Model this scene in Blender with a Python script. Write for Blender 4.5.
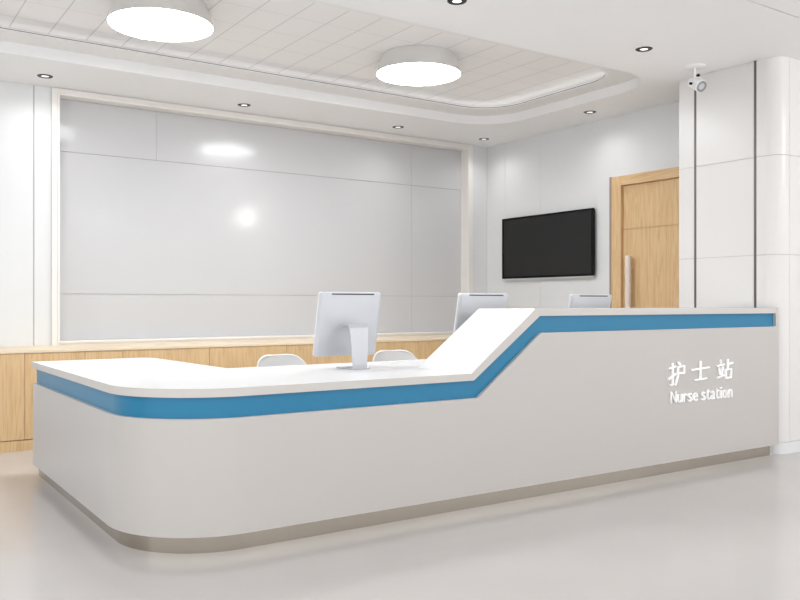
import bpy, bmesh, math
from mathutils import Vector, Matrix
from mathutils.geometry import tessellate_polygon

S = bpy.context.scene
for o in list(bpy.data.objects):
    bpy.data.objects.remove(o)
COL = S.collection
R = math.radians

# ------------------------------------------------------------------ camera
cam_d = bpy.data.cameras.new('camera')
cam_d.sensor_width = 36
cam_d.lens = 829.865 / 800 * 36
cam_d.shift_y = 3.71 / 800
cam_d.clip_start = 0.05
cam = bpy.data.objects.new('camera', cam_d)
cam.location = (-5.92, -7.0188, 1.15)
cam.rotation_euler = (R(90), 0, R(-34.1664))
COL.objects.link(cam)
S.camera = cam

# ------------------------------------------------------------------ world, exposure
W = bpy.data.worlds.new('world')
S.world = W
W.use_nodes = True
bg = W.node_tree.nodes['Background']
bg.inputs['Color'].default_value = (0.98, 0.985, 1.0, 1)
bg.inputs['Strength'].default_value = 1.35
S.view_settings.view_transform = 'Standard'
S.view_settings.look = 'None'
S.view_settings.gamma = 1
S.view_settings.use_curve_mapping = False
S.view_settings.exposure = 0.31
DRUM = 25.5        # luminance of the drum lamp diffusers
SPOT = 8.5        # watts of each recessed downlight
LENS = 0.9
COVE = 2.1  # strength of the glow added inside the tray cove

# ------------------------------------------------------------------ helpers
def srgb(r, g, b):
    f = lambda c: (c / 255 / 12.92) if c / 255 <= 0.04045 else ((c / 255 + 0.055) / 1.055) ** 2.4
    return (f(r), f(g), f(b), 1)

def mat(name, col, rough=0.5, metal=0.0, spec=0.5, coat=0.0, emit=None, estr=0.0):
    m = bpy.data.materials.new(name)
    m.use_nodes = True
    p = m.node_tree.nodes['Principled BSDF']
    p.inputs['Base Color'].default_value = col
    p.inputs['Roughness'].default_value = rough
    p.inputs['Metallic'].default_value = metal
    p.inputs['Specular IOR Level'].default_value = spec
    p.inputs['Coat Weight'].default_value = coat
    p.inputs['Coat Roughness'].default_value = 0.05
    if emit:
        p.inputs['Emission Color'].default_value = emit
        p.inputs['Emission Strength'].default_value = estr
    nt = m.node_tree
    tc = nt.nodes.new('ShaderNodeTexCoord')
    nz = nt.nodes.new('ShaderNodeTexNoise')
    nz.inputs['Scale'].default_value = 1.2
    nt.links.new(tc.outputs['Object'], nz.inputs['Vector'])
    mx = nt.nodes.new('ShaderNodeMix'); mx.data_type = 'RGBA'
    mx.inputs['A'].default_value = col
    mx.inputs['B'].default_value = tuple(c * 0.985 for c in col[:3]) + (1,)
    nt.links.new(nz.outputs['Fac'], mx.inputs['Factor'])
    nt.links.new(mx.outputs['Result'], p.inputs['Base Color'])
    return m

def wood(name, c1, c2, c3, axis='Z', scale=1.0, rough=0.42):
    m = mat(name, c1, rough)
    nt = m.node_tree
    p = nt.nodes['Principled BSDF']
    tc = nt.nodes.new('ShaderNodeTexCoord')
    mp = nt.nodes.new('ShaderNodeMapping')
    s = {'Z': (9, 9, 0.55), 'X': (0.55, 9, 9), 'Y': (9, 0.55, 9)}[axis]
    mp.inputs['Scale'].default_value = tuple(v * scale for v in s)
    nt.links.new(tc.outputs['Object'], mp.inputs['Vector'])
    n1 = nt.nodes.new('ShaderNodeTexNoise')
    n1.inputs['Scale'].default_value = 1.0
    n1.inputs['Detail'].default_value = 4.0
    n1.inputs['Distortion'].default_value = 0.6
    nt.links.new(mp.outputs['Vector'], n1.inputs['Vector'])
    # rings from the low frequency noise: cathedral grain
    mu = nt.nodes.new('ShaderNodeMath'); mu.operation = 'MULTIPLY'; mu.inputs[1].default_value = 9.0
    fr = nt.nodes.new('ShaderNodeMath'); fr.operation = 'PINGPONG'; fr.inputs[1].default_value = 0.5
    nt.links.new(n1.outputs['Fac'], mu.inputs[0]); nt.links.new(mu.outputs[0], fr.inputs[0])
    n2 = nt.nodes.new('ShaderNodeTexNoise')
    n2.inputs['Scale'].default_value = 9.0
    n2.inputs['Detail'].default_value = 6.0
    nt.links.new(mp.outputs['Vector'], n2.inputs['Vector'])
    ad = nt.nodes.new('ShaderNodeMath'); ad.operation = 'ADD'
    nt.links.new(fr.outputs[0], ad.inputs[0]); nt.links.new(n2.outputs['Fac'], ad.inputs[1])
    cr = nt.nodes.new('ShaderNodeValToRGB')
    cr.color_ramp.elements[0].position = 0.35; cr.color_ramp.elements[0].color = c3
    cr.color_ramp.elements[1].position = 1.0; cr.color_ramp.elements[1].color = c2
    e = cr.color_ramp.elements.new(0.62); e.color = c1
    nt.links.new(ad.outputs[0], cr.inputs['Fac'])
    nt.links.new(cr.outputs['Color'], p.inputs['Base Color'])
    return m

M = {}
M['ceiling'] = mat('white_ceiling_paint', srgb(247, 247, 247), 0.7)
M['ledge'] = mat('white_ledge_paint', srgb(240, 239, 238), 0.6)
M['gap'] = mat('dark_shadow_gap', srgb(120, 118, 117), 0.7)
M['panel'] = mat('glossy_white_wall_panel', srgb(229, 230, 231), 0.35)
M['column_panel'] = mat('glossy_white_column_panel', srgb(230, 228, 226), 0.28)
M['seam'] = mat('grey_panel_seam', srgb(172, 169, 166), 0.6)
M['reveal'] = mat('dark_metal_reveal', srgb(112, 109, 106), 0.5, metal=0.9)
M['frame'] = mat('cream_white_frame', srgb(244, 240, 236), 0.35)
M['glass_board'] = mat('frosted_grey_glass', srgb(206, 206, 208), 0.13, spec=0.26)
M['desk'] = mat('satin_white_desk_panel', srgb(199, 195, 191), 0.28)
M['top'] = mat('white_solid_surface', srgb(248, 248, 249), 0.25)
M['slab_edge'] = mat('pale_grey_slab_edge', srgb(208, 204, 199), 0.35)  # greyer version of the white top, weaker light on upright faces put into colour
M['blue'] = mat('blue_acrylic_band', srgb(23, 122, 163), 0.30)
M['steel'] = mat('brushed_champagne_steel', srgb(178, 170, 158), 0.14, metal=1.0)
M['black'] = mat('black_plastic', srgb(3, 3, 3), 0.25, spec=.2)
M['screen'] = mat('dark_television_screen', srgb(34, 34, 34), 0.3, spec=0.3)
M['alu'] = mat('silver_aluminium_shell', srgb(205, 207, 212), 0.42, metal=0.35)
M['alu_light'] = mat('pale_aluminium_rim', srgb(238, 239, 241), 0.3, metal=0.2)
M['slot'] = mat('dark_vent_slot', srgb(62, 60, 62), 0.5)
M['white_plastic'] = mat('white_plastic', srgb(247, 247, 247), 0.35)
M['grey_plastic'] = mat('grey_lens_ring', srgb(150, 150, 152), 0.35)
M['lamp_shell'] = mat('white_lamp_shell', srgb(226, 224, 221), 0.5)
M['diffuser'] = mat('glowing_diffuser', (1, 1, 1, 1), 0.5, emit=(0.945, 0.98, 1.0, 1), estr=DRUM)
M['lens'] = mat('glowing_downlight_lens', (1, 1, 1, 1), 0.5, emit=(1, 0.98, 0.95, 1), estr=LENS)
M['letter'] = mat('backlit_white_letter', (1, 1, 1, 1), 0.4, emit=(1, 0.99, 0.97, 1), estr=0.14)
M['led'] = mat('cove_light_strip', (1, 1, 1, 1), 0.5, emit=(1.0, 0.985, 0.965, 1), estr=COVE)
M['edge'] = mat('taupe_frame_edge', srgb(165, 148, 136), 0.4)
M['handle'] = mat('satin_pale_handle', srgb(236, 224, 214), 0.3)
M['wood'] = wood('light_oak_veneer', srgb(219, 184, 137), srgb(226, 194, 150), srgb(207, 168, 120))
M['wood_h'] = wood('light_oak_veneer_rail', srgb(219, 184, 137), srgb(226, 194, 150), srgb(207, 168, 120), axis='Y')
M['wood_top'] = wood('pale_oak_top', srgb(236, 217, 188), srgb(238, 220, 192), srgb(232, 212, 181), axis='X')
M['dark_gap'] = mat('dark_cabinet_gap', srgb(120, 90, 60), 0.7)

# floor: polished light stone resin with faint clouds
def floor_mat():
    m = mat('polished_grey_floor', srgb(196, 190, 185), 0.16)
    nt = m.node_tree; p = nt.nodes['Principled BSDF']
    tc = nt.nodes.new('ShaderNodeTexCoord')
    nz = nt.nodes.new('ShaderNodeTexNoise'); nz.inputs['Scale'].default_value = 0.9; nz.inputs['Detail'].default_value = 5
    nt.links.new(tc.outputs['Object'], nz.inputs['Vector'])
    cr = nt.nodes.new('ShaderNodeValToRGB')
    cr.color_ramp.elements[0].position = 0.3; cr.color_ramp.elements[0].color = srgb(198, 193, 190)
    cr.color_ramp.elements[1].position = 0.7; cr.color_ramp.elements[1].color = srgb(204, 200, 197)
    nt.links.new(nz.outputs['Fac'], cr.inputs['Fac'])
    nt.links.new(cr.outputs['Color'], p.inputs['Base Color'])
    return m
M['floor'] = floor_mat()

# ceiling boards: grid of shallow joints, .2785 m wide boards, .38 m long
def tile_mat():
    m = mat('white_ceiling_board', srgb(244, 242, 241), 0.6)
    nt = m.node_tree; p = nt.nodes['Principled BSDF']
    tc = nt.nodes.new('ShaderNodeTexCoord')
    sp = nt.nodes.new('ShaderNodeSeparateXYZ')
    nt.links.new(tc.outputs['Object'], sp.inputs['Vector'])
    def joint(sock, pitch, offset, w, soft):
        a = nt.nodes.new('ShaderNodeMath'); a.operation = 'SUBTRACT'; a.inputs[1].default_value = offset
        nt.links.new(sock, a.inputs[0])
        b = nt.nodes.new('ShaderNodeMath'); b.operation = 'PINGPONG'; b.inputs[1].default_value = pitch / 2
        nt.links.new(a.outputs[0], b.inputs[0])
        c = nt.nodes.new('ShaderNodeMapRange')
        c.inputs['From Min'].default_value = w; c.inputs['From Max'].default_value = w + 0.003
        c.inputs['To Min'].default_value = soft; c.inputs['To Max'].default_value = 0
        nt.links.new(b.outputs[0], c.inputs['Value'])
        return c.outputs['Result']
    j1 = joint(sp.outputs['X'], 0.2785, -4.84, 0.0022, 1.0)
    j2 = joint(sp.outputs['Y'], 0.38, -1.19, 0.0015, 0.6)
    mx = nt.nodes.new('ShaderNodeMath'); mx.operation = 'MAXIMUM'
    nt.links.new(j1, mx.inputs[0]); nt.links.new(j2, mx.inputs[1])
    mix = nt.nodes.new('ShaderNodeMix'); mix.data_type = 'RGBA'
    mix.inputs['A'].default_value = srgb(244, 242, 241); mix.inputs['B'].default_value = srgb(208, 204, 202)
    nt.links.new(mx.outputs[0], mix.inputs['Factor'])
    nt.links.new(mix.outputs['Result'], p.inputs['Base Color'])
    return m
M['tile'] = tile_mat()

def obj(name, bm, m, parent=None, smooth=False, bevel=0.0, segs=2):
    bmesh.ops.recalc_face_normals(bm, faces=bm.faces)
    me = bpy.data.meshes.new(name)
    bm.to_mesh(me); bm.free()
    ms = m if isinstance(m, (list, tuple)) else [m]
    for mm in ms:
        me.materials.append(mm)
    o = bpy.data.objects.new(name, me)
    COL.objects.link(o)
    if smooth:
        for p in me.polygons:
            p.use_smooth = True
        me.set_sharp_from_angle(angle=R(35))
    if bevel:
        b = o.modifiers.new('bevel', 'BEVEL'); b.width = bevel; b.segments = segs
        b.limit_method = 'ANGLE'; b.angle_limit = R(40)
    if parent:
        o.parent = parent
    return o

def thing(name, label, cat, loc=(0, 0, 0), rotz=0, group=None):
    o = bpy.data.objects.new(name, None)
    COL.objects.link(o)
    o.location = loc; o.rotation_euler = (0, 0, rotz)
    o.empty_display_size = 0.1
    o['label'] = label; o['category'] = cat
    if group: o['group'] = group
    return o

def struct(o, label=None):
    o['kind'] = 'structure'
    if label: o['label'] = label
    return o

def dup(root, loc, label, rotz=None):
    r = root.copy(); COL.objects.link(r); r.location = loc; r['label'] = label
    if rotz is not None: r.rotation_euler = (0, 0, rotz)
    for ch in list(root.children):
        c = ch.copy(); COL.objects.link(c); c.parent = r
        for g in list(ch.children):
            d = g.copy(); COL.objects.link(d); d.parent = c
    return r

def box(bm, x0, x1, y0, y1, z0, z1, mi=0):
    r = bmesh.ops.create_cube(bm, size=1)
    vs = r['verts']
    for v in vs:
        v.co = Vector(((x0 + x1) / 2 + v.co.x * abs(x1 - x0), (y0 + y1) / 2 + v.co.y * abs(y1 - y0), (z0 + z1) / 2 + v.co.z * abs(z1 - z0)))
    for f in {f for v in vs for f in v.link_faces}:
        f.material_index = mi
    return vs

def boxes(*bs):
    bm = bmesh.new()
    for b in bs: box(bm, *b)
    return bm

def prism(bm, loop, a, b, axis='Z', mi=0):
    """closed 2-D loop extruded from a to b along axis"""
    def P(u, v, w):
        return {'Z': (u, v, w), 'Y': (u, w, v), 'X': (w, u, v)}[axis]
    lo = [bm.verts.new(P(u, v, a)) for u, v in loop]
    hi = [bm.verts.new(P(u, v, b)) for u, v in loop]
    n = len(loop)
    fs = []
    for i in range(n):
        fs.append(bm.faces.new((lo[i], lo[(i + 1) % n], hi[(i + 1) % n], hi[i])))
    tris = tessellate_polygon([[Vector((u, v, 0)) for u, v in loop]])
    for t in tris:
        fs.append(bm.faces.new([lo[k] for k in reversed(t)])); fs.append(bm.faces.new([hi[k] for k in t]))
    for f in fs: f.material_index = mi
    bmesh.ops.dissolve_limit(bm, angle_limit=R(0.5), verts=lo + hi, edges=list({e for f in fs for e in f.edges}))
    return bm

def arc(cx, cy, r, a0, a1, n):
    return [(cx + r * math.cos(R(a0 + (a1 - a0) * i / n)), cy + r * math.sin(R(a0 + (a1 - a0) * i / n))) for i in range(n + 1)]

def lathe(bm, prof, n=48, close=False, mi=0, mtx=None):
    """profile [(r, z)] revolved about z"""
    rings = []
    for r, z in prof:
        if r < 1e-6:
            rings.append([bm.verts.new((0, 0, z))])
        else:
            rings.append([bm.verts.new((r * math.cos(2 * math.pi * k / n), r * math.sin(2 * math.pi * k / n), z)) for k in range(n)])
    prs = list(zip(rings, rings[1:]))
    if close: prs.append((rings[-1], rings[0]))
    for a, b in prs:
        for k in range(n):
            k2 = (k + 1) % n
            if len(a) == 1 and len(b) == 1: continue
            if len(a) == 1: f = bm.faces.new((a[0], b[k], b[k2]))
            elif len(b) == 1: f = bm.faces.new((a[k], a[k2], b[0]))
            else: f = bm.faces.new((a[k], a[k2], b[k2], b[k]))
            f.material_index = mi
    if mtx is not None:
        for rg in rings:
            for v in rg: v.co = mtx @ v.co
    return bm

def tube(bm, pts, r, n=10):
    """round bar through pts"""
    rings = []
    pts = [Vector(p) for p in pts]
    for i, p in enumerate(pts):
        t = (pts[min(i + 1, len(pts) - 1)] - pts[max(i - 1, 0)]).normalized()
        u = t.orthogonal().normalized() if abs(t.z) > 0.9 else t.cross(Vector((0, 0, 1))).normalized()
        w = t.cross(u)
        rr = r[i] if isinstance(r, (list, tuple)) else r
        rings.append([bm.verts.new(p + rr * (math.cos(2 * math.pi * k / n) * u + math.sin(2 * math.pi * k / n) * w)) for k in range(n)])
    for a, b in zip(rings, rings[1:]):
        for k in range(n):
            bm.faces.new((a[k], a[(k + 1) % n], b[(k + 1) % n], b[k]))
    bm.faces.new(rings[0]); bm.faces.new(list(reversed(rings[-1])))
    return bm

M['pendant'] = mat('glowing_pendant_glass', (1, 1, 1, 1), 0.5, emit=(1, 0.99, 0.97, 1), estr=70)
# ================================================================== SHELL
H = 3.043
XL, XR2 = -10.5, 6.0          # far left wall, right wall of the front hall
YB, YF = 0.702, -9.8        # back wall plane, open front edge of the hall
XR = 0.592                   # wall with the television
XC, YC = -0.005, -3.429      # the two faces of the rounded corner column

fl = struct(obj('floor', boxes((XL - .1, XR2 + .1, YF, YB + .3, -0.1, 0)), M['floor']), 'polished light grey floor')

# ceiling with the rounded tray opening
def rrect(x0, x1, y0, y1, r, n=14):
    return arc(x1 - r, y1 - r, r, 0, 90, n) + arc(x0 + r, y1 - r, r, 90, 180, n) + arc(x0 + r, y0 + r, r, 180, 270, n) + arc(x1 - r, y0 + r, r, 270, 360, n)

TX0, TX1, TY0, TY1 = -9.6, -0.075, -2.44, -0.165
hole = rrect(TX0, TX1, TY0, TY1, 0.50)
inner = rrect(TX0 + .26, TX1 - .20, TY0 + .26, TY1 - .26, 0.42)
bm = bmesh.new()
def sheet(bm, outer, hole, z, mi=0):
    loops = [[Vector((x, y, z)) for x, y in outer], [Vector((x, y, z)) for x, y in hole]]
    vs = [bm.verts.new(v) for lp in loops for v in lp]
    for t in tessellate_polygon(loops):
        f = bm.faces.new([vs[k] for k in t]); f.material_index = mi
def wallstrip(bm, loop, z0, z1, mi=0):
    a = [bm.verts.new((x, y, z0)) for x, y in loop]; b = [bm.verts.new((x, y, z1)) for x, y in loop]
    for i in range(len(loop)):
        j = (i + 1) % len(loop)
        f = bm.faces.new((a[i], a[j], b[j], b[i])); f.material_index = mi
GY = -3.95
def ring_sheet(bm, a, b, z):
    va = [bm.verts.new((x, y, z)) for x, y in a]; vb = [bm.verts.new((x, y, z)) for x, y in b]
    for i in range(len(a)):
        j = (i + 1) % len(a)
        bm.faces.new((va[i], va[j], vb[j], vb[i]))
outer = [(XL - .1, GY), (XR2 + .1, GY), (XR2 + .1, YB + .3), (XL - .1, YB + .3)]
sheet(bm, outer, hole, H)
wallstrip(bm, outer, H, H + .32)
wallstrip(bm, hole, H, H + .09)
ceil = struct(obj('ceiling', bm, M['ceiling'], smooth=True), 'white ceiling with rounded recessed tray')
bm = bmesh.new()
ring_sheet(bm, hole, inner, H + .09); wallstrip(bm, inner, H + .09, H + .102)
lg = obj('tray_ledge', bm, M['ledge'], ceil, smooth=True)
bm = bmesh.new()
wallstrip(bm, inner, H + .102, H + .107)
obj('shadow_gap', bm, M['gap'], ceil, smooth=True)  # dark strip on the lip, its shadow put in as colour
bm = bmesh.new()
box(bm, TX0 - .1, TX1 + .1, TY0 - .1, TY1 + .1, H + .20, H + .24)
obj('board_ceiling', bm, M['tile'], ceil)
bm = bmesh.new(); wallstrip(bm, hole, H + .09, H + .205)
obj('cove_side', bm, M['ceiling'], ceil, smooth=True)
bm = bmesh.new(); wallstrip(bm, rrect(TX0 + .012, TX1 - .012, TY0 + .012, TY1 - .012, .488), H + .094, H + .120)
obj('cove_light_strip', bm, M['led'], ceil, smooth=True)  # hidden glowing band, added to brighten the rim of the board ceiling
# nearer ceiling field, separated by a thin shadow line
bm = bmesh.new()
box(bm, XL - .1, XR2 + .1, YF, GY - .010, H, H + .3)
ce2 = struct(obj('ceiling', bm, M['ceiling']), 'white ceiling of the front hall')
bm = boxes((XL - .1, XR2 + .1, GY - .012, GY + .002, H + .012, H + .02))
obj('shadow_line', bm, M['gap'], ce2)

# ---- back wall: core plus panels around the big glass
GX0, GX1, GZ0, GZ1 = -4.305, 0.271, 0.823, 2.978      # clear opening of the glass
FX0, FX1, FZ0, FZ1 = -4.367, 0.351, 0.762, 3.040      # outside of the frame
bm = boxes((XL - .1, FX0 + .02, YB + .012, YB + .3, 0, H), (FX1 - .02, XR + .3, YB + .012, YB + .3, 0, H),
           (FX0, FX1, YB + .012, YB + .3, 0, FZ0 + .02), (FX0, FX1, YB + .012, YB + .3, FZ1 - .03, H))
wb = struct(obj('wall_back', bm, M['seam']), 'white panelled back wall')
g = 0.003
xs = [XL, -9.7, -8.5, -7.3, -6.1, -4.509, FX0]
bm = bmesh.new()
for a, b in zip(xs, xs[1:]): box(bm, a + g, b - (0 if b == FX0 else g), YB, YB + .014, 0, H)
box(bm, FX1, XR, YB, YB + .014, 0, H)
box(bm, FX0, FX1, YB, YB + .014, 0, FZ0)
obj('wall_panelling', bm, M['panel'], wb, bevel=0.0015)

# ---- big glass wall
w1 = struct(thing('window', 'x', 'window')); w1.name = 'window_1'
del w1['category']; w1['label'] = 'wide frosted glass panel in cream frame'
def rect_frame(x0, x1, z0, z1, X0, X1, Z0, Z1, y0, y1):
    return boxes((X0, x0, y0, y1, Z0, Z1), (x1, X1, y0, y1, Z0, Z1), (x0, x1, y0, y1, Z0, z0), (x0, x1, y0, y1, z1, Z1))
obj('window_frame', rect_frame(GX0, GX1, GZ0, GZ1, FX0, FX1, FZ0, FZ1, YB - .03, YB + .11), M['frame'], w1, bevel=.003)
bm = rect_frame(GX0 + .0, GX1 - .0, GZ0 + .0, GZ1 - .0, GX0 - .018, GX1 + .018, GZ0 - .018, GZ1 + .018, YB - .045, YB - .028)
obj('frame_bead', bm, M['frame'], w1, bevel=.003)
gz = [GZ0, 1.238, 2.51, GZ1]
bm = boxes((GX0, GX1, YB + .108, YB + .16, GZ0, GZ1))
obj('pane_backing', bm, M['seam'], w1)
gy = YB + .098
sx = -3.41
for k, (z0, z1) in enumerate(zip(gz, gz[1:])):
    cuts = [GX0, sx, -0.45, GX1] if k == 2 else [GX0, -0.45, GX1]
    for a, b in zip(cuts, cuts[1:]):
        obj('pane', boxes((a + .0012, b - .0012, gy, gy + .011, z0 + .002, z1 - .002)), M['glass_board'], w1)

# ---- right wall (television and door)
DY0, DY1, DZ = -1.258, -2.40, 2.43        # outside of the door frame
bm = boxes((XR + .012, XR + .3, DY0, YB + .3, 0, H), (XR + .012, XR + .3, -2.6, DY1, 0, H), (XR + .012, XR + .3, DY1, DY0, DZ, H))
wr = struct(obj('wall_right', bm, M['seam']), 'white panelled wall with television')
bm = bmesh.new()
ys = [YB, 0.373, -0.222, DY0]
for a, b in zip(ys, ys[1:]): box(bm, XR, XR + .014, a - (0 if a == YB else g / 2), b + (0 if b == DY0 else g / 2), 0, H)
box(bm, XR, XR + .014, DY1, DY0, DZ, H); box(bm, XR, XR + .014, -2.6, DY1, 0, H)
obj('wall_panelling', bm, M['panel'], wr, bevel=.001)

# ---- door
d1 = struct(thing('door_1', 'tall light oak door with long vertical handle', 'door')); del d1['category']
fw_ = 0.122
bm = boxes((XR - .012, XR + .12, DY0 - fw_, DY0, 0, DZ), (XR - .012, XR + .12, DY1, DY1 + fw_, 0, DZ))
obj('door_jamb', bm, M['wood'], d1, bevel=.002)
obj('door_head', boxes((XR - .012, XR + .12, DY1 + fw_, DY0 - fw_, DZ - .095, DZ)), M['wood_h'], d1, bevel=.002)
lz = 1.893
dl = obj('door_leaf', boxes((XR + .03, XR + .075, DY1 + fw_, DY0 - fw_, 0.005, lz - .003), (XR + .03, XR + .075, DY1 + fw_, DY0 - fw_, lz + .003, DZ - .097), (XR + .04, XR + .07, DY1 + fw_, DY0 - fw_, lz - .004, lz + .004)), M['wood'], d1)
bm = bmesh.new()
tube(bm, [(XR - .035, -1.495, 0.55), (XR - .035, -1.495, 1.625)], 0.030, 20)
for z in (0.7, 1.5): tube(bm, [(XR - .03, -1.495, z), (XR + .04, -1.495, z)], 0.009, 10)
obj('door_handle', bm, M['handle'], dl, smooth=True, bevel=.002)
obj('frame_edge', boxes((XR - .016, XR - .002, DY0, DY0 + .022, 0, DZ + .004)), M['edge'], d1)
obj('door_stop', boxes((XR + .08, XR + .12, DY1 + fw_, DY0 - fw_, 0, DZ)), M['dark_gap'], d1)

# ---- rounded corner column and the hall wall running on from it
rc = 0.13
def col_path(off):
    """plan path of the column skin, inset by off"""
    return ([(XC + off, -2.52)], arc(XC + rc, YC + rc, rc - off, 180, 270, 12), [(XR2, YC + off)])
cols_z = [0.092, 1.5273, 2.2896, H]
core = [(XR + .02, -2.53), (XC + .010, -2.53)] + arc(XC + rc, YC + rc, rc - .010, 180, 270, 12) + [(XR2, YC + .010), (XR2, YC + .25), (XR + .02, YC + .25)]
bm = bmesh.new(); prism(bm, core, 0, H)
wf = struct(obj('wall_front', bm, M['seam'], smooth=True), 'white panelled column with rounded corner')
def skin(path, z0, z1, th=.012):
    bm = bmesh.new()
    n = len(path)
    out = []
    for i, p in enumerate(path):
        a = Vector(path[max(i - 1, 0)]); b = Vector(path[min(i + 1, n - 1)])
        t = (b - a).normalized(); nrm = Vector((-t.y, t.x))
        out.append(Vector(p) + nrm * th)
    loop = [tuple(p) for p in path] + [tuple(p) for p in reversed(out)]
    prism(bm, loop, z0, z1)
    return bm
s1 = [(XC, -2.522), (XC, -2.670)]
s2 = [(XC, -2.693), (XC, -3.214)]
s3 = [(XC, -3.238)] + arc(XC + rc, YC + rc, rc, 180, 270, 16) + [(0.1275, YC)]
s4 = [(0.1305, YC), (1.128, YC)]; s5 = [(1.132, YC), (2.13, YC)]; s6 = [(2.134, YC), (3.13, YC)]; s7 = [(3.134, YC), (XR2, YC)]
for z0, z1 in zip(cols_z, cols_z[1:]):
    for s in (s1, s2, s3, s4, s5, s6, s7):
        e = 0.0015
        obj('column_panel', skin(s, z0 + e, z1 - e), M['column_panel'], wf, smooth=True)
base_path = [(XC - .004, -2.522)] + arc(XC + rc, YC + rc, rc + .004, 180, 270, 12) + [(XR2, YC - .004)]
b2 = struct(obj('baseboard_front', skin(base_path, 0, .090, .014), M['panel'], smooth=True, bevel=.002), 'white baseboard of the column')
for k, (a, b) in enumerate(((-2.671, -2.692), (-3.215, -3.237))):
    t = struct(obj('trim_%d' % (k + 1), boxes((XC + .002, XC + .014, b, a, .09, H)), M['reveal']), 'dark metal strip in column')

# other hall walls, out of the frame
struct(obj('wall_left', boxes((XL - .1, XL, -2.6, YB + .3, 0, H)), M['panel']), 'white wall left')
struct(obj('wall_far_right', boxes((XR2, XR2 + .1, YF, YC + .25, 0, H)), M['panel']), 'white hall wall right')

# ================================================================== BACK CABINETS
CT = 0.785
unit = 0.755
x = -4.25 + unit * 0
start = -4.25 - unit * 5
edges = []
k = 0
while start + unit * k < XR - .05:
    a = start + unit * k; b = min(a + unit, XR - .002)
    edges.append((a, b)); k += 1
edges[0] = (XL + .002, edges[0][1])
edges = [(a, b) for a, b in edges if b > XL + .2]
visible = [e for e in edges if e[1] > -4.9]
names_txt = ['light oak low cabinet at far left, beside the white desk end',
             'light oak low cabinet behind the left arm of the white desk',
             'light oak low cabinet just left of the left white chair',
             'light oak low cabinet behind the left white chair',
             'light oak low cabinet behind the silver computer and the right white chair',
             'light oak low cabinet between the right white chair and the white desk slope',
             'light oak low cabinet hidden behind the slope of the white desk',
             'narrow light oak low cabinet in the back corner']
for i, (a, b) in enumerate(visible):
    t = thing('low_cabinet', names_txt[i], 'cabinet', (a, 0, 0), 0, 'oak low cabinets along the back wall')
    w = b - a
    obj('cabinet_body', boxes((.001, w - .001, .024, YB - .002, .10, CT - .022)), M['dark_gap'], t)
    s = w * 0.40
    obj('door', boxes((.0015, s - .0015, .0, .022, .088, CT - .024)), M['wood'], t, bevel=.0012)
    obj('door', boxes((s + .0015, w - .0015, .0, .022, .088, CT - .024)), M['wood'], t, bevel=.0012)
    obj('plinth', boxes((.0005, w - .0005, .004, .05, 0, .082)), M['wood'], t)
ct = obj('cabinet_top', boxes((visible[0][0], XR - .002, -.006, YB - .002, CT - .022, CT)), M['wood_top'], bevel=.002)
ct['label'] = 'pale oak top running along the low cabinets under the glass'; ct['category'] = 'worktop'

# ================================================================== RECEPTION DESK
DYF = -3.4227; DXL = -4.840; DXR = -0.010; RR = 0.50
desk = thing('reception_desk', 'long white reception desk with blue band and raised right half', 'reception desk', (0, 0, 0))

def plan(off, y_start=-1.08, x_end=DXR, extra=()):
    p = [(DXL + off, y_start)]
    p += [(DXL + off, -1.9), (DXL + off, DYF + RR)]
    p += arc(DXL + RR, DYF + RR, RR - off, 180, 270, 24)[1:]
    xs = sorted(set([-4.0, -3.5] + [e for e in extra] + [-1.5, x_end]))
    p += [(xx, DYF + off) for xx in xs if xx > DXL + RR + .01 and xx <= x_end]
    return p
def lerp(tab, x):
    if x <= tab[0][0]: return tab[0][1]
    for (a, za), (b, zb) in zip(tab, tab[1:]):
        if x <= b: return za + (zb - za) * (x - a) / (b - a)
    return tab[-1][1]
K_pt = [(-2.952, .6228), (-2.470, .9776)]       # top of the white panel
K_bt = [(-2.981, .7214), (-2.478, 1.0778)]      # top of the blue band
K_st = [(-2.998, .7615), (-2.519, 1.1190)]      # top of the slab
def ribbon(off, th, zb, zt, extra, y_start=-1.08, x_end=DXR, x_start=None):
    pts = plan(off, y_start, x_end, extra)
    if x_start is not None: pts = [(x_start, DYF + off)] + [p for p in pts if p[0] > x_start + 1e-4 and p[1] <= DYF + off + 1e-4]
    n = len(pts); bm = bmesh.new(); q = []
    for i, p in enumerate(pts):
        a = Vector(pts[max(i - 1, 0)]); b = Vector(pts[min(i + 1, n - 1)])
        t = (b - a).normalized(); nrm = Vector((-t.y, t.x))
        pi = Vector(p) + nrm * th
        z0, z1 = zb(p[0]), zt(p[0])
        q.append([bm.verts.new((p[0], p[1], z0)), bm.verts.new((p[0], p[1], z1)), bm.verts.new((pi.x, pi.y, z1)), bm.verts.new((pi.x, pi.y, z0))])
    for a, b in zip(q, q[1:]):
        for k in range(4):
            bm.faces.new((a[k], b[k], b[(k + 1) % 4], a[(k + 1) % 4]))
    bm.faces.new(q[0]); bm.faces.new(list(reversed(q[-1])))
    return bm
ex_p = [k[0] for k in K_pt]; ex_b = ex_p + [k[0] for k in K_bt]
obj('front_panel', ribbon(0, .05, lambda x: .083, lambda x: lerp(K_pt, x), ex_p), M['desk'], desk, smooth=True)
obj('blue_band', ribbon(.022, .03, lambda x: lerp(K_pt, x) - .0, lambda x: lerp(K_bt, x), ex_b, y_start=-1.088, x_end=-.04), M['blue'], desk, smooth=True)
obj('end_post', boxes((-.043, DXR, DYF, DYF + .05, .9776, 1.119)), M['desk'], desk)
obj('plinth', ribbon(.040, .02, lambda x: 0, lambda x: .083, [], y_start=-1.06, x_end=-.055), M['steel'], desk, smooth=True)
obj('end_panel', boxes((DXL + .05, -4.06, -1.13, -1.08, .083, .7214)), M['desk'], desk, bevel=.002)
obj('inner_panel', boxes((-4.09, -4.06, -2.40, -1.13, .083, .7214)), M['desk'], desk)
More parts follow.
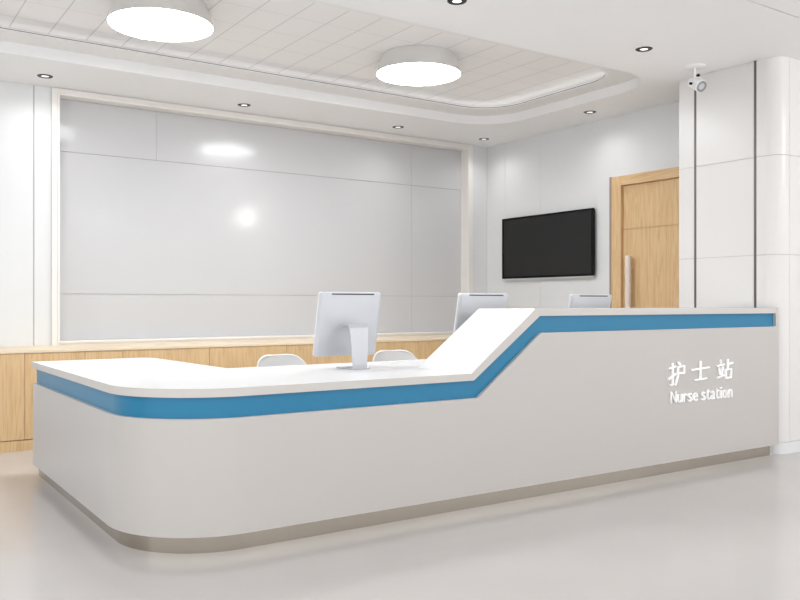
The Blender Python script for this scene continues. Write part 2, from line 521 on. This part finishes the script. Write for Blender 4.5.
obj('end_panel', boxes((-.06, DXR - .005, -3.37, -2.33, 0, .7214)), M['desk'], desk)
# pedestals under the worktop
for px in (-2.9, -1.85, -.62):
    pd = obj('drawer_pedestal', boxes((px, px + .42, -2.95, -2.42, .06, .7214)), M['desk'], desk, bevel=.002)
    for z0, z1 in ((.07, .34), (.345, .525), (.53, .70)):
        obj('drawer', boxes((px + .004, px + .416, -2.42, -2.402, z0, z1)), M['white_plastic'], pd, bevel=.0015)
    obj('pedestal_base', boxes((px + .02, px + .40, -2.93, -2.45, 0, .06)), M['slab_edge'], pd)

# low countertop, one L-shaped slab
YK = -2.31
lo = [(DXL, -1.035)] + [(DXL, DYF + RR)] + arc(DXL + RR, DYF + RR, RR, 180, 270, 28)[1:] + \
     [(-2.998, DYF), (-2.998, DYF + .05), (-.012, DYF + .05), (-.012, YK), (-3.98, YK)] + \
     arc(-4.14, -1.135, .10, 0, 90, 8)
bm = bmesh.new(); prism(bm, lo, .7214, .7615)
cts = obj('countertop', bm, [M['top'], M['slab_edge']], desk)
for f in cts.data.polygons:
    if abs(f.normal.z) < .5: f.material_index = 1  # upright faces take the shaded tone
# raised transaction counter: slope and top in one strip
prof = [(-2.998, .7615), (-2.519, 1.119), (DXR - .034, 1.119), (DXR - .034, 1.0778), (-2.478, 1.0778), (-2.981, .7214), (-2.998, .7214)]
bm = bmesh.new(); prism(bm, prof, DYF, -2.908, axis='Y')
rt_ = obj('raised_counter', bm, [M['top'], M['slab_edge']], desk)
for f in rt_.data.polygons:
    if f.normal.z < .3: f.material_index = 1  # all but the upward faces take the shaded tone
prof = [(-2.93, .7615), (-2.47, 1.0778), (DXR - .03, 1.0778), (DXR - .03, .7615)]
bm = bmesh.new(); prism(bm, prof, -2.955, -2.93, axis='Y')
obj('raised_back_panel', bm, M['desk'], desk)

# ---- wall sign letters on the desk
sign = thing('illuminated_sign', 'backlit white lettering reading nurse station on the desk front', 'sign', (0, DYF, 0))
tmp = []
def text_mesh(ch, size, bold):
    cu = bpy.data.curves.new('glyph', 'FONT')
    cu.body = ch; cu.size = size; cu.extrude = .006; cu.offset = bold
    cu.resolution_u = 6
    o = bpy.data.objects.new('glyph', cu); COL.objects.link(o)
    dg = bpy.context.evaluated_depsgraph_get(); dg.update()
    me = bpy.data.meshes.new_from_object(o.evaluated_get(dg))
    bpy.data.objects.remove(o); bpy.data.curves.remove(cu)
    return me
def place_glyph(me, x0, x1, z0, z1, name):
    xs = [v.co.x for v in me.vertices]; ys = [v.co.y for v in me.vertices]
    a, b, c, d = min(xs), max(xs), min(ys), max(ys)
    for v in me.vertices:
        u = (v.co.x - a) / (b - a); w = (v.co.y - c) / (d - c); t = v.co.z
        v.co = Vector((x0 + (x1 - x0) * u, -.012 - t, z0 + (z1 - z0) * w))
    me.flip_normals()
    me.name = name; me.materials.append(M['letter'])
    o = bpy.data.objects.new(name, me); COL.objects.link(o); o.parent = sign
    return o
# the three characters are drawn from strokes: (points, half widths)
def strokes(sts, x0, x1, z0, z1, name):
    bm = bmesh.new()
    for i, (pts, w) in enumerate(sts):
        P = [Vector((x0 + (x1 - x0) * u, z0 + (z1 - z0) * v)) for u, v in pts]
        L, Rr = [], []
        for i2, p in enumerate(P):
            t = (P[min(i2 + 1, len(P) - 1)] - P[max(i2 - 1, 0)]).normalized()
            n = Vector((-t.y, t.x)); ww = w[i2] if isinstance(w, (list, tuple)) else w
            e = Vector((0, 0))
            if i2 == 0: e = -t * ww * .6
            if i2 == len(P) - 1: e = t * ww * .6
            L.append(p + e + n * ww); Rr.append(p + e - n * ww)
        dz = .0003 * i
        for s in range(len(P) - 1):
            quad = [L[s], L[s + 1], Rr[s + 1], Rr[s]]
            f = [bm.verts.new((q.x, -.018 - dz, q.y)) for q in quad]
            b = [bm.verts.new((q.x, -.006, q.y)) for q in quad]
            bm.faces.new(f); bm.faces.new(b[::-1])
            for k in range(4): bm.faces.new((f[k], f[(k + 1) % 4], b[(k + 1) % 4], b[k]))
    return obj(name, bm, M['letter'], sign)
hw = .0052
hu = [([(.02, .76), (.44, .84)], hw), ([(.26, .98), (.26, .06), (.20, .02), (.10, .05)], [hw, hw, hw, .004]), ([(.00, .30), (.46, .52)], hw),
      ([(.60, 1.0), (.72, .90)], [.006, hw]),
      ([(.58, .80), (.98, .84), (.96, .52)], hw), ([(.58, .52), (.96, .54)], hw), ([(.58, .80), (.57, .40), (.42, .02)], [hw, hw, .004])]
shi = [([(.0, .58), (1.0, .66)], [hw, hw]), ([(.49, 1.0), (.49, .08)], hw), ([(.16, .05), (.84, .10)], [hw, hw])]
zhan = [([(.22, .98), (.25, .84)], [.006, hw]), ([(.04, .72), (.46, .77)], hw), ([(.14, .60), (.19, .30)], [.006, hw]), ([(.38, .64), (.31, .28)], hw),
        ([(.0, .12), (.46, .24)], hw), ([(.70, 1.0), (.70, .50)], hw), ([(.70, .78), (1.0, .82)], hw),
        ([(.55, .48), (.57, .06)], hw), ([(.55, .49), (.92, .52), (.89, .08)], hw), ([(.57, .08), (.89, .10)], hw)]
strokes(hu, -1.318, -1.148, .600, .752, 'character')
strokes(shi, -1.068, -.880, .618, .752, 'character')
strokes(zhan, -.788, -.610, .610, .752, 'character')
word = 'Nurse station'
glyph_w = [.056, .046, .034, .042, .044, None, .042, .034, .044, .034, .018, .046, .044]
tot = sum(g_ or .034 for g_ in glyph_w) + .0095 * 11
sc_ = (1.296 - .606) / tot
xx = -1.296
cap = {'N': (0, .080), 't': (0, .074), 'i': (0, .080)}
for ch, gw in zip(word, glyph_w):
    if gw is None: xx += .028 * sc_; continue
    me = text_mesh(ch, .1, -.0006)
    z0, z1 = cap.get(ch, (0, .058))
    place_glyph(me, xx, xx + gw * sc_ * .96, .481 + z0, .481 + z1, 'letter')
    xx += (gw + .0095) * sc_

# ================================================================== COMPUTERS
def monitor(loc, label):
    t = thing('desktop_computer', label, 'computer', loc, 0, 'silver desktop computers on the reception desk')
    # shell in its own frame: x width, z height, leaning back towards -y
    w, h, th = .430, .392, .016
    tilt = Matrix.Translation((0, .115, .072)) @ Matrix.Rotation(R(11.5), 4, 'X')
    def tb(bm):
        bmesh.ops.transform(bm, matrix=tilt, verts=bm.verts); return bm
    bm = bmesh.new()
    lp = arc(w/2-.014, h-.014, .014, 0, 90, 5) + arc(-w/2+.014, h-.014, .014, 90, 180, 5) + arc(-w/2+.014, .014, .014, 180, 270, 5) + arc(w/2-.014, .014, .014, 270, 360, 5)
    # gently bulging back
    fr = [bm.verts.new((x, th / 2, z)) for x, z in lp]
    md = [bm.verts.new((x, -th / 2, z)) for x, z in lp]
    bk = [bm.verts.new((x * .93, -th / 2 - .007, h / 2 + (z - h / 2) * .93)) for x, z in lp]
    n = len(lp)
    for i in range(n):
        j = (i + 1) % n
        bm.faces.new((fr[i], fr[j], md[j], md[i])); bm.faces.new((md[i], md[j], bk[j], bk[i]))
    bm.faces.new(bk); bm.faces.new(fr[::-1])
    shell = obj('monitor_shell', tb(bm), M['alu'], t, smooth=True)
    bm = bmesh.new()
    lo = [(x * 1.004, (z - h/2) * 1.004 + h/2) for x, z in lp]
    prism(bm, lo, th / 2 - .007, th / 2 + .002, axis='Y')
    obj('rim', tb(bm), M['alu_light'], shell)
    obj('screen', tb(boxes((-w/2 + .012, w/2 - .012, th/2 + .001, th/2 + .003, .05, h - .012))), M['screen'], shell)
    obj('vent_slot', tb(boxes((-w*.32, w*.37, -th/2 - .0076, -th/2 + .004, h - .012, h - .005))), M['slot'], shell)
    # stand: foot plate and bent neck
    bm = bmesh.new()
    pts = [(-.075, .012), (-.095, .20), (-.083, .272), (-.074, .285)]
    sec = [(-.040, .006), (-.060, .10), (-.062, .20), (-.050, .262)]
    path = [(-.080, .004, .048), (-.082, .03, .048), (-.080, .12, .054), (-.076, .20, .060), (-.068, .245, .062), (-.052, .268, .062)]
    prev = None
    rings = []
    for (y, z, hw_) in path:
        rings.append([bm.verts.new((-hw_ - .012, y - .004, z)), bm.verts.new((hw_ - .008, y - .004, z)), bm.verts.new((hw_ - .008, y + .004, z - .002)), bm.verts.new((-hw_ - .012, y + .004, z - .002))])
    for a, b in zip(rings, rings[1:]):
        for k in range(4): bm.faces.new((a[k], a[(k+1) % 4], b[(k+1) % 4], b[k]))
    bm.faces.new(rings[0]); bm.faces.new(rings[-1][::-1])
    # bracket towards the shell
    box(bm, -.05, .05, -.056, .070, .250, .264)
    obj('stand_neck', bm, M['alu'], t, bevel=.0015)
    obj('stand_foot', boxes((-.075, .060, -.086, .085, 0, .0065)), M['alu'], t, bevel=.002)
    return t
DT = .7615
mon = monitor((-3.346, -2.735, DT + .0005), 'silver desktop computer seen from behind, on the low left part of the desk')
dup(mon, (-2.299, -2.735, DT + .0005), 'silver desktop computer standing just behind the white slope of the desk')
dup(mon, (-1.259, -2.735, DT + .0005), 'silver desktop computer mostly hidden behind the raised counter, nearest the oak door')

# ================================================================== CHAIRS
def chair(loc, label, rz):
    t = thing('office_chair', label, 'chair', loc, rz, 'white shell chairs behind the desk')
    # moulded shell: back and seat as one curved surface
    bm = bmesh.new()
    prof = []     # (y, z, half width, wrap)
    prof = [(-.21, .435, .17, .00), (-.20, .450, .20, .01), (-.10, .445, .225, .03), (.02, .440, .235, .045), (.12, .450, .235, .06), (.185, .490, .232, .075),
            (.215, .560, .228, .085), (.232, .640, .222, .085), (.244, .710, .205, .075), (.252, .748, .185, .06), (.257, .777, .160, .05), (.259, .792, .125, .04), (.259, .797, .08, .02)]
    nx = 12
    grid = []
    for (y, z, hw_, wr_) in prof:
        row = []
        for i in range(nx + 1):
            u = -1 + 2 * i / nx
            k = abs(u) ** 2.4
            if z < .5 and y < .15: p = (u * hw_, y, z + wr_ * k * .9)
            else: p = (u * hw_, y - wr_ * k * 1.1, z)
            row.append(bm.verts.new(p))
        grid.append(row)
    for a, b in zip(grid, grid[1:]):
        for i in range(nx): bm.faces.new((a[i], a[i+1], b[i+1], b[i]))
    sh = obj('seat_shell', bm, M['white_plastic'], t)
    for p in sh.data.polygons: p.use_smooth = True
    so = sh.modifiers.new('solid', 'SOLIDIFY'); so.thickness = .014; so.offset = 0
    ss = sh.modifiers.new('sub', 'SUBSURF'); ss.levels = 1; ss.render_levels = 2
    bm = bmesh.new(); lathe(bm, [(0, .40), (.10, .40), (.10, .425), (.0, .43)], 24)
    tube(bm, [(0, 0, .09), (0, 0, .25)], .026, 16); tube(bm, [(0, 0, .25), (0, 0, .41)], .015, 16)
    obj('gas_column', bm, M['alu'], t, smooth=True)
    for k in range(5):
        a = R(72 * k + 18)
        bm = bmesh.new(); c, s = math.cos(a), math.sin(a)
        tube(bm, [(0, 0, .095), (.14 * c, .14 * s, .09), (.29 * c, .29 * s, .065)], [.026, .020, .014], 10)
        lg_ = obj('base_arm', bm, M['alu'], t, smooth=True)
        bm = bmesh.new()
        lathe(bm, [(0, -.012), (.024, -.012), (.028, -.008), (.028, .008), (.024, .012), (0, .012)], 18, mtx=Matrix.Translation((.285 * c, .285 * s, .029)) @ Matrix.Rotation(a + R(90), 4, 'Z') @ Matrix.Rotation(R(90), 4, 'Y'))
        tube(bm, [(.285 * c, .285 * s, .03), (.285 * c, .285 * s, .066)], .006, 8)
        obj('castor', bm, M['black'], lg_, smooth=True)
    return t
ch = chair((-3.375, -2.02, 0), 'white moulded chair, its back top seen left of the silver computer', R(4))
dup(ch, (-2.46, -2.02, 0), 'white moulded chair, its back top seen between computer and desk slope', R(-3))

# ================================================================== TELEVISION
tv = thing('television', 'wall mounted black flat screen television left of the oak door', 'television', (XR, (-1.062 + .358) / 2, 1.79))
tw, thh = 1.42 / 2, .700 / 2
bm = boxes((-.060, -.045, -tw, tw, -thh, -thh + .022), (-.060, -.045, -tw, tw, thh - .022, thh), (-.060, -.045, -tw, -tw + .030, -thh + .022, thh - .022), (-.060, -.045, tw - .030, tw, -thh + .022, thh - .022))
obj('bezel', bm, M['black'], tv)
obj('screen', boxes((-.057, -.047, -tw + .030, tw - .030, -thh + .022, thh - .022)), M['screen'], tv)
obj('back_shell', boxes((-.045, -.025, -tw + .01, tw - .01, -thh + .01, thh - .01)), M['black'], tv)
obj('wall_bracket', boxes((-.026, 0.0, -.3, .3, -.2, .2)), M['black'], tv)
obj('lower_rail', boxes((-.055, -.045, -tw + .02, tw, -thh - .014, -thh - .004)), M['alu_light'], tv)

# ================================================================== LAMPS
def drum(loc, label):
    t = thing('ceiling_lamp', label, 'lamp', loc, 0, 'round drum ceiling lamps')
    r = .362; h = .155
    bm = bmesh.new(); lathe(bm, [(0, 0), (r - .055, 0), (r - .050, -.01), (r, -h), (r - .008, -h - .002), (r - .010, -h + .008), (0, -h + .010)], 64)
    obj('lamp_shell', bm, M['lamp_shell'], t, smooth=True)
    bm = bmesh.new(); lathe(bm, [(0, -h + .012), (r - .010, -h + .012), (r - .010, -h), (0, -h - .001)], 64)
    obj('diffuser', bm, M['diffuser'], t)
    return t
D = drum((-4.05, -1.30, H + .20), 'round drum ceiling lamp at the top left of the photo')
dup(D, (-1.85, -1.30, H + .20), 'round drum ceiling lamp in the middle of the tray')
dup(D, (-8.45, -1.30, H + .20), 'round drum ceiling lamp out of frame at the left')  # added lamp, brightens the left floor, cabinets and desk side
hall = [(-1.69, -8.75), (-6.6, -8.25), (4.6, -8.25), (-7.3, -5.6)]  # first one fits a dim reflection in the glass, the rest are added light
for k, (x_, y_) in enumerate(hall):
    dup(D, (x_, y_, H), 'round drum ceiling lamp in the front hall behind the viewer')

pl = thing('pendant_lamp', 'faceted glowing pendant lamp behind the viewer, mirrored in the frosted glass', 'lamp', (.54, -6.08, H))
bm = bmesh.new(); tube(bm, [(0, 0, 0), (0, 0, -.10)], .006, 8); lathe(bm, [(0, 0), (.05, 0), (.05, -.02), (0, -.02)], 24)
obj('cord', bm, M['white_plastic'], pl)
bm = bmesh.new(); lathe(bm, [(0, -.08), (.15, -.243), (0, -.41)], 6)
obj('pendant_shade', bm, M['pendant'], pl)

def downlight(loc, label):
    t = thing('downlight', label, 'downlight', loc, 0, 'recessed black ring downlights')
    bm = bmesh.new(); lathe(bm, [(.029, -.001), (.031, -.004), (.058, -.004), (.062, 0.0), (.029, 0.0)], 40, close=True)
    obj('trim_ring', bm, M['black'], t, smooth=True)
    bm = bmesh.new(); lathe(bm, [(0, -.0015), (.030, -.0015), (.030, -.0005), (0, -.0005)], 32)
    obj('lens', bm, M['lens'], t)
    ld = bpy.data.lights.new('downlight_beam', 'SPOT'); ld.energy = SPOT; ld.spot_size = R(150); ld.spot_blend = .9
    ld.shadow_soft_size = .036; ld.color = (1, .985, .97)
    lo_ = bpy.data.objects.new('beam', ld); COL.objects.link(lo_); lo_.parent = t; lo_.location = (0, 0, -.01)
    return t
spots = [(-4.487, .350, 'over the left end of the glass frame'), (-2.709, .355, 'over the glass, second from the left'), (-.944, .350, 'over the glass near its right end'),
         (.236, .332, 'in the back corner beside the television wall'), (.235, -1.291, 'above the oak door and television'), (-.955, -2.933, 'nearest the ceiling camera'),
         (-2.71, -2.924, 'cut by the top edge of the photo')]
dn = None
for x_, y_, s_ in spots:
    lab = 'black ring recessed downlight ' + s_
    if dn is None: dn = downlight((x_, y_, H), lab)
    else: dup(dn, (x_, y_, H), lab)

# ================================================================== CEILING CAMERA
cc = thing('security_camera', 'small white camera with grey lens hanging from the ceiling', 'camera', (-.264, -2.869, H))
bm = bmesh.new(); lathe(bm, [(0, 0), (.078, 0), (.078, -.006), (.070, -.012), (.014, -.016), (0, -.016)], 40)
obj('mount_plate', bm, M['white_plastic'], cc, smooth=True)
bm = bmesh.new(); tube(bm, [(0, 0, -.014), (0, 0, -.085)], .008, 14)
obj('stem', bm, M['white_plastic'], cc, smooth=True)
aim = Vector((-0.27, -1.0, -0.62)).normalized()
q = aim.to_track_quat('Z', 'Y').to_matrix().to_4x4()
ctr = Vector((.012, -.012, -.145))
def mt(z): return Matrix.Translation(ctr) @ q @ Matrix.Translation((0, 0, z))
bm = bmesh.new(); lathe(bm, [(0, -.070), (.036, -.070), (.044, -.062), (.047, .0), (.050, .062), (.046, .066), (.044, .060), (0, .058)], 40, mtx=mt(0))
body = obj('camera_body', bm, M['white_plastic'], cc, smooth=True)
bm = bmesh.new(); lathe(bm, [(.026, .060), (.044, .060), (.044, .064), (.026, .064)], 40, close=True, mtx=mt(0)); obj('lens_ring', bm, M['grey_plastic'], body, smooth=True)
bm = bmesh.new(); lathe(bm, [(.0, .0585), (.026, .0585), (.026, .061), (.018, .063), (.010, .061), (0, .0625)], 32, mtx=mt(0)); obj('lens', bm, M['alu'], body, smooth=True)
bm = bmesh.new()
side = Vector((aim.y, -aim.x, 0)).normalized()
for s in (-1, 1):
    tube(bm, [ctr + side * s * .006 + Vector((0, 0, .055)), ctr + side * s * .040 + Vector((0, 0, .052)), ctr + side * s * .056 + Vector((0, 0, .02)), ctr + side * s * .056], .005, 8)
obj('yoke', bm, M['white_plastic'], cc, smooth=True)
for s in (-1, 1):
    bm = bmesh.new(); tube(bm, [ctr + side * s * .052, ctr + side * s * .070], .010, 14)
    obj('tilt_knob', bm, M['black'], cc, smooth=True)
bm = bmesh.new(); tube(bm, [(.018, -.008, -.072), (.032, -.018, -.072)], .012, 14); tube(bm, [(0, 0, -.072), (.022, -.01, -.072)], .005, 8)
obj('swivel_knob', bm, M['black'], cc, smooth=True)
